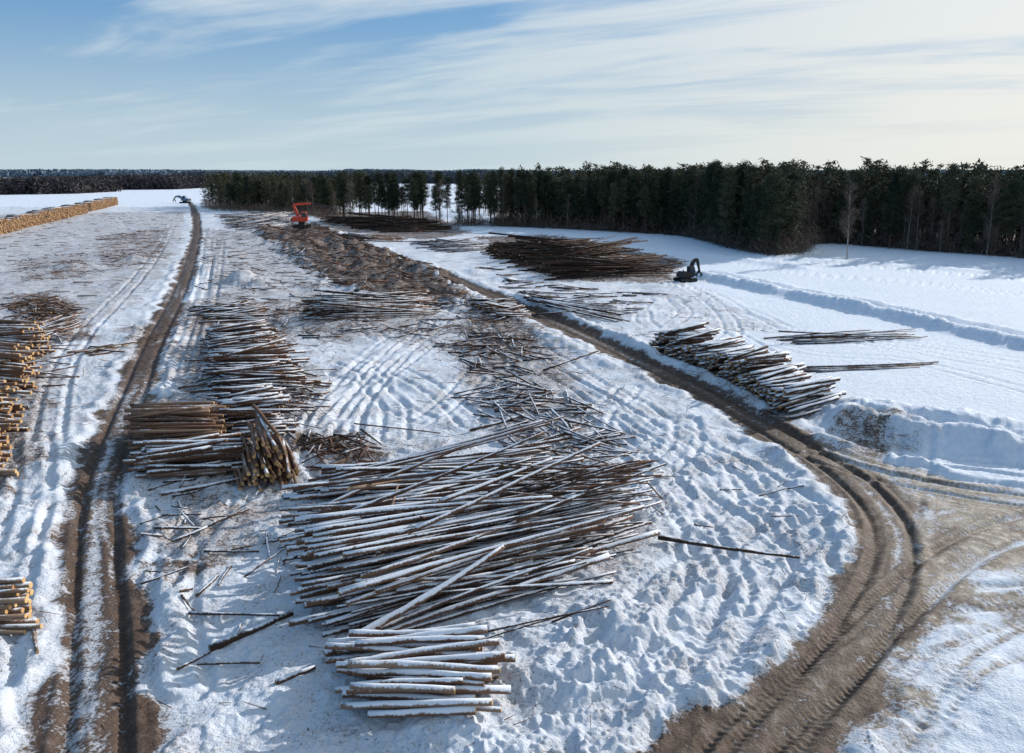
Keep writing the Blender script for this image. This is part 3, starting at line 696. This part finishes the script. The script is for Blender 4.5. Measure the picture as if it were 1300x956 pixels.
for row in range(18):
    s=U(0,3)
    while s<tot:
        p=along(s)+np.array([row*1.2+U(-1.5,1.5),row*4.0+U(-2.4,2.4)])
        px=p[0]/p[1]
        pb=(.66 if p[0]>70 else .30) if row<3 else .18
        kind='b' if random.random()<pb else 'p'
        hn=float(vnoise(np.array([p[0]/10]),np.array([p[1]/10]),5)[0])
        sc=(U(.80,1.02)+.30*(hn-.5))*(1.0 if kind=='p' else U(.8,1.02))
        if random.random()<.05: sc*=1.10
        if row==0 and random.random()<.45: sc*=U(.35,.8)
        if row<3 and px<.70:
            tree(kind,p[0],p[1],sc,'tall dark pine with snowless crown at the wood edge' if kind=='p' else 'bare grey-brown birch at the wood edge','trees along the wood edge')
        else: MASS[kind].append((p[0],p[1],sc))
        s+=U(2.8,5.0)
def clump(pts,n,sc,kind_b,depth,lab,grp,indiv=True,lib=None):
    L=GL(pts)
    for i in range(n):
        p=curve(L,random.random())+np.array([U(-2,2),U(0,depth)])
        kd='b' if random.random()<kind_b else 'p'; q=U(*sc)
        if indiv: tree(kd,p[0],p[1],q,lab if kd=='p' else 'bare birch among pines in snow',grp,lib)
        else: MASS[kd].append((p[0],p[1],q))
clump([(425,281),(500,284),(570,287)],36,(.66,1.0),.08,25,'slender dark pine standing in an open snowy row','pines in the open row',lib=PO)
clump([(575,287),(640,288)],14,(.85,1.05),.1,20,'dark pine in a small group on snow','pines in the open row')
clump([(258,265),(330,270),(420,276)],50,(.6,.98),.2,40,'dark pine in a distant grove','pines in the distant grove')
clump([(258,263),(330,268),(425,272)],300,(.6,.95),.2,110,'','',False)
clump([(590,274),(640,276)],20,(.7,.95),.2,60,'','',False)
tree('b',G(1075,330)[0],G(1075,330)[1],1.0,'solitary slender bare birch at the wood edge','trees along the wood edge')
def mass_mesh(name,items,lib,mats,label,cat='forest',wide=(.9,1.35)):
    VV=[];QQ=[];off=0;MM=[]
    for (x,y,s) in items:
        (tv,tq),(cv,cq)=random.choice(lib); a=U(0,6.28);c,sn=math.cos(a),math.sin(a); w=s*U(*wide)
        R=np.array([[c*w,-sn*w,0],[sn*w,c*w,0],[0,0,s]])
        for v,q,m in ((tv,tq,0),(cv,cq,1)):
            VV.append(v@R.T+np.array([x,y,-.1]));QQ.append(q+off);off+=len(v);MM.append(np.full(len(q),m))
    me=mk_mesh(name,np.vstack(VV),np.vstack(QQ),qm=np.concatenate(MM),smooth_q=False)
    for m in mats: me.materials.append(m)
    o=obj(name,me); o['kind']='stuff';o['label']=label;o['category']=cat
mass_mesh('pine_forest',MASS['p'],PL,[PTR,PINE],'dense dark pine wood beyond the edge trees')
mass_mesh('birch_forest',MASS['b'],BL,[BTR,TWIG],'bare birches within the pine wood')
def blobwood(name,parts,mat,label,nb=30,k1=.4,k2=.22):
    V=[];Q=[];off=0; r=np.random.default_rng(5)
    for pts,n,depth,h in parts:
        L=GL(pts)
        for i in range(n):
            s_=random.random(); p=curve(L,s_); x=p[0]+U(-10,10); y=p[1]+U(0,depth); H=h*U(.75,1.0)*(.85+.3*float(vnoise(np.array([x/(p[1]*.05)]),np.array([0.]),3)[0])); W=max(3.5,p[1]*.006)*U(.7,1.2)
            C=np.stack([r.normal(x,W*.5,nb),r.normal(y,W*.5,nb),r.uniform(0,H,nb)],1)
            v,q=blades(C,W*k1,W*k2,r,.5); v[:,2]=np.clip(v[:,2],-.2,H+1.2); V.append(v);Q.append(q+off);off+=len(v)
    me=mk_mesh(name,np.vstack(V),np.vstack(Q),smooth_q=False); me.materials.append(mat)
    o=obj(name,me); o['kind']='stuff';o['label']=label;o['category']='forest'
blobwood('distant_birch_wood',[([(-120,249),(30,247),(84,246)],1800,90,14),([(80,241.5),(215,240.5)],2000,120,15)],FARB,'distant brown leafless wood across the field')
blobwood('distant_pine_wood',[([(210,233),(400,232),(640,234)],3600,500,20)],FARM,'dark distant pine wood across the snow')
blobwood('horizon_wood',[([(-400,225.5),(300,225.5),(900,225.5),(1700,225.5)],4600,900,27)],HAZE_TINT,'wood along the horizon with blue haze painted in',22,.55,.4)
# undergrowth
def undergrowth():
    C=[]; 
    for i in range(3200):
        p=along(U(0,tot*.9))+np.array([U(-2,6),U(-2.5,24)]); hgt=U(1,1)*random.choice([1.5,2.5,3.5,5,7.5])*U(.7,1.1)
        C.append(np.array([p[0],p[1],hgt*.5])+RNG.standard_normal((24,3))*np.array([.9,.9,hgt*.28]))
    for P_,d,n in ((GL([(425,282),(570,288)]),20,50),(GL([(255,267),(420,278)]),60,700),(GL([(575,287),(640,288)]),20,120)):
        for i in range(n):
            p=curve(P_,random.random())+np.array([U(-2,2),U(0,d)]); hgt=U(.8,4.5 if n>110 else 1.8)
            C.append(np.array([p[0],p[1],hgt*.5])+RNG.standard_normal((20,3))*np.array([.9,.9,hgt*.28]))
    C=np.vstack(C); C[:,2]=np.abs(C[:,2]); v,q=blades(C,.65,.10,RNG,.8)
    me=mk_mesh('undergrowth',v,q,smooth_q=False); me.materials.append(TWIG)
    o=obj('undergrowth',me); o['kind']='stuff';o['label']='bare brown bushes under the wood edge';o['category']='bushes'
undergrowth()
# ---------------------------------------------------------------- machines
def prism(name,prof,y0,y1,mat,parent,bev=.04,loc=(0,0,0),rot=(0,0,0)):
    n=len(prof); V=[(x,y0,z) for x,z in prof]+[(x,y1,z) for x,z in prof]
    F=[tuple(range(n)),tuple(range(2*n-1,n-1,-1))]+[(i,i+n,(i+1)%n+n,(i+1)%n) for i in range(n)]
    F=[tuple(reversed(f)) for f in F]
    me=bpy.data.meshes.new(name); me.from_pydata(V,[],F); me.materials.append(mat)
    o=bpy.data.objects.new(name,me); COL.objects.link(o); o.parent=parent; o.location=loc; o.rotation_euler=rot
    if bev:
        m=o.modifiers.new('bevel','BEVEL'); m.width=bev; m.segments=2
    return o
def beam(name,a,b,w0,w1,th,mat,parent,mid=0):
    a=np.array(a,float);b=np.array(b,float);e=(b-a)/np.hypot(*(b-a));n=np.array([-e[1],e[0]]);m=(a+b)/2
    prof=[tuple(a-n*w0),tuple(m-n*(w0+w1)*.6+n*mid),tuple(b-n*w1),tuple(b+n*w1),tuple(m+n*(w0+w1)*.6+n*mid),tuple(a+n*w0)]
    return prism(name,prof,-th/2,th/2,mat,parent,.03)
def loader(name,label,px,rz,s,col,tower,pts,cat='excavator',fat=1.0,blen=1.0):
    p=G(*px); e=bpy.data.objects.new(name,None); COL.objects.link(e); e.location=(p[0],p[1],TH(p)-.05); e.rotation_euler=(0,0,rz); e.scale=(s,s,s)
    e['label']=label; e['category']=cat
    a=np.linspace(-math.pi/2,math.pi/2,7)
    stad=[(1.9+.45*math.cos(t),.45+.45*math.sin(t)) for t in a]+[(-1.9-.45*math.cos(t),.45-.45*math.sin(t)) for t in a]
    for sy in (-1,1):
        t=prism('track',stad,sy*1.45-.3,sy*1.45+.3,RUB,e,.03)
        for i in range(5):
            w=bpy.data.meshes.new('wheel'); ang=np.arange(12)/12*2*math.pi
            cx=-1.8+.9*i; V=[(cx+.3*math.cos(q),sy*1.45+yy,.45+.3*math.sin(q)) for yy in(-.34,.34) for q in ang]
            F=[tuple(range(12)),tuple(range(23,11,-1))]+[(k_,k_+12,(k_+1)%12+12,(k_+1)%12) for k_ in range(12)]
            w.from_pydata(V,[],F); w.materials.append(STEEL); wo=bpy.data.objects.new('wheel',w); COL.objects.link(wo); wo.parent=t
    prism('undercarriage',[(-1.2,.4),(1.2,.4),(.9,1.0),(-.9,1.0)],-1.1,1.1,STEEL,e)
    z=1.05+tower
    if tower>0: prism('pedestal',[(-.9,1.0),(.9,1.0),(.8,z),(-.8,z)],-.8,.8,STEEL,e)
    B=2.7*blen
    body=prism('body',[(-B,z),(1.5,z),(1.5,z+.8),(.2,z+1.35),(-B+.2,z+1.35),(-B-.05,z+.9)],-1.35,1.35,col,e,.08)
    prism('counterweight',[(-B-.35,z+.05),(-B-.02,z+.05),(-B-.08,z+1.1),(-B-.3,z+.95)],-1.3,1.3,STEEL,e,.06)
    prism('exhaust_pipe',[(-1.3,z+1.3),(-1.15,z+1.3),(-1.15,z+2.0),(-1.3,z+2.0)],-.9,-.75,STEEL,body,.02)
    # the cab stands on the side that faces the yard
    cz=z+.3; cab=prism('cab',[(.1,cz),(1.75,cz),(1.85,cz+1.1),(1.45,cz+2.35),(.1,cz+2.35)],-1.40,-.2,col,e,.06)
    prism('window',[(.3,cz+1.0),(1.65,cz+1.0),(1.35,cz+2.15),(.3,cz+2.15)],-1.42,-1.403,GLASS,cab,0)
    prism('window',[(.3,cz+1.0),(1.65,cz+1.0),(1.35,cz+2.15),(.3,cz+2.15)],-.198,-.18,GLASS,cab,0)
    prism('windscreen',[(1.87,cz+1.15),(1.89,cz+1.17),(1.53,cz+2.22),(1.50,cz+2.20)],-1.3,-.3,GLASS,cab,0)
    P=[(x,zz+z) for x,zz in pts]; f=fat
    bm=beam('boom',P[0],P[1],.28*f,.34*f,.5*f,col,e,.1); bm2=beam('boom_tip',P[1],P[2],.34*f,.22*f,.45*f,col,bm,0)
    ar=beam('arm',P[2],P[3],.26*f,.15*f,.36*f,STEEL if tower else col,e)
    beam('hydraulic_cylinder',(P[0][0]+.5,P[0][1]-.1),((P[0][0]+P[1][0])/2+.25,(P[0][1]+P[1][1])/2),.09,.06,.16,STEEL,bm)
    beam('hydraulic_cylinder',((P[1][0]+P[2][0])/2,(P[1][1]+P[2][1])/2+.4),(P[2][0]*.8+P[3][0]*.2,P[2][1]*.8+P[3][1]*.2+.3),.08,.06,.14,STEEL,ar)
    x,zz=P[3]; gr=beam('grapple',(x,zz),(x,zz-.6),.15*f,.3*f,.3*f,STEEL,e)
    for sx in (-1,1):
        for y_ in(-.25,.25):
            c=prism('claw',[(x+sx*.15,zz-.5),(x+sx*.75,zz-.9),(x+sx*.85,zz-1.4),(x+sx*.25,zz-1.9),(x+sx*.62,zz-1.4),(x+sx*.55,zz-1.0),(x+sx*.1,zz-.7)][::sx],y_-.06*f,y_+.06*f,STEEL,gr,0)
    return e
loader('log_loader','orange tracked log loader with raised grapple boom on brown bark',(384,297),.1,1.2,ORANGE,.7,[(-.6,1.1),(-2.0,4.6),(2.8,4.9),(8.4,3.6)],'log loader',1.0,.9)
loader('excavator','small black excavator beside the wide heap of trunks',(870,357),.35,.78,DARKP,.0,[(1.2,.7),(1.9,3.6),(3.0,4.2),(3.7,1.6)],fat=1.2,blen=.55)
loader('excavator','distant blue excavator with low boom on the haul road',(235,258),2.9,1.2,BLUEP,.3,[(1.2,.7),(2.8,2.4),(5.0,2.4),(6.6,1.2)],fat=1.3)
# ---------------------------------------------------------------- light
SUN_AZ=math.radians(52); SUN_EL=math.radians(23)
sd=Vector((math.sin(SUN_AZ)*math.cos(SUN_EL),math.cos(SUN_AZ)*math.cos(SUN_EL),math.sin(SUN_EL)))
L=bpy.data.lights.new('sun','SUN'); L.energy=4.9; L.angle=math.radians(.5); L.color=(1,.94,.87)
lo=bpy.data.objects.new('sun',L); COL.objects.link(lo); lo.rotation_euler=sd.to_track_quat('Z','Y').to_euler()
w=bpy.data.worlds.new('World'); scene.world=w; w.use_nodes=True; nt=w.node_tree; k=N(nt); bg=nt.nodes['Background']
sky=nt.nodes.new('ShaderNodeTexSky'); sky.sky_type='NISHITA'; sky.sun_disc=False; sky.sun_elevation=SUN_EL; sky.sun_rotation=SUN_AZ
sky.air_density=1.0; sky.dust_density=.4; sky.ozone_density=2.0
tc=nt.nodes.new('ShaderNodeTexCoord'); sp=nt.nodes.new('ShaderNodeSeparateXYZ'); k.link(tc.outputs['Generated'],sp.inputs[0])
Z=sp.outputs['Z']
zz=k.math('ADD',k.math('MAXIMUM',Z,0),.10)
cx=k.math('DIVIDE',sp.outputs['X'],zz); cy=k.math('DIVIDE',sp.outputs['Y'],zz)
cb=nt.nodes.new('ShaderNodeCombineXYZ'); k.link(k.math('MULTIPLY',cx,.38),cb.inputs[0]); k.link(k.math('ADD',k.math('MULTIPLY',cy,.95),k.math('MULTIPLY',cx,.44)),cb.inputs[1])
n1=k.noise(cb.outputs[0],.70,9,.54,.4); n2=k.noise(cb.outputs[0],2.4,8,.62,.8)
dt=k.math('ADD',k.math('MULTIPLY',sp.outputs['X'],math.sin(math.radians(60))*.92),k.math('ADD',k.math('MULTIPLY',sp.outputs['Y'],.46),k.math('MULTIPLY',Z,sd.z)))
cf=k.step(k.math('ADD',k.math('MULTIPLY',n1,.76),k.math('ADD',k.math('MULTIPLY',n2,.24),k.math('MULTIPLY',sp.outputs['X'],.16))),.42,.58)
cf=k.math('MULTIPLY',cf,.9)
clear=k.mix(.72,sky.outputs[0],(1.3,3.5,6.6))
ccol=k.mix(k.step(dt,.45,1.0),(6.2,7.2,7.9),(9.2,9.2,8.8))
c=k.mix(cf,clear,ccol)
hz=k.math('MULTIPLY',k.step(Z,.21,-.02),.9)
hcol=k.mix(k.step(dt,.35,.95),(5.7,6.9,7.4),(9.0,8.8,8.0))
c=k.mix(hz,c,hcol)
k.link(c,bg.inputs['Color']); bg.inputs['Strength'].default_value=.1
# ---------------------------------------------------------------- camera
cd=bpy.data.cameras.new('camera'); cam=bpy.data.objects.new('camera',cd); COL.objects.link(cam)
cd.sensor_width=36; cd.lens=36*FP/1300; cd.shift_y=-45/1300; cd.clip_start=.5; cd.clip_end=30000
cam.location=(0,0,CAMH); cam.rotation_euler=(math.pi/2-PITCH,0,0); scene.camera=cam
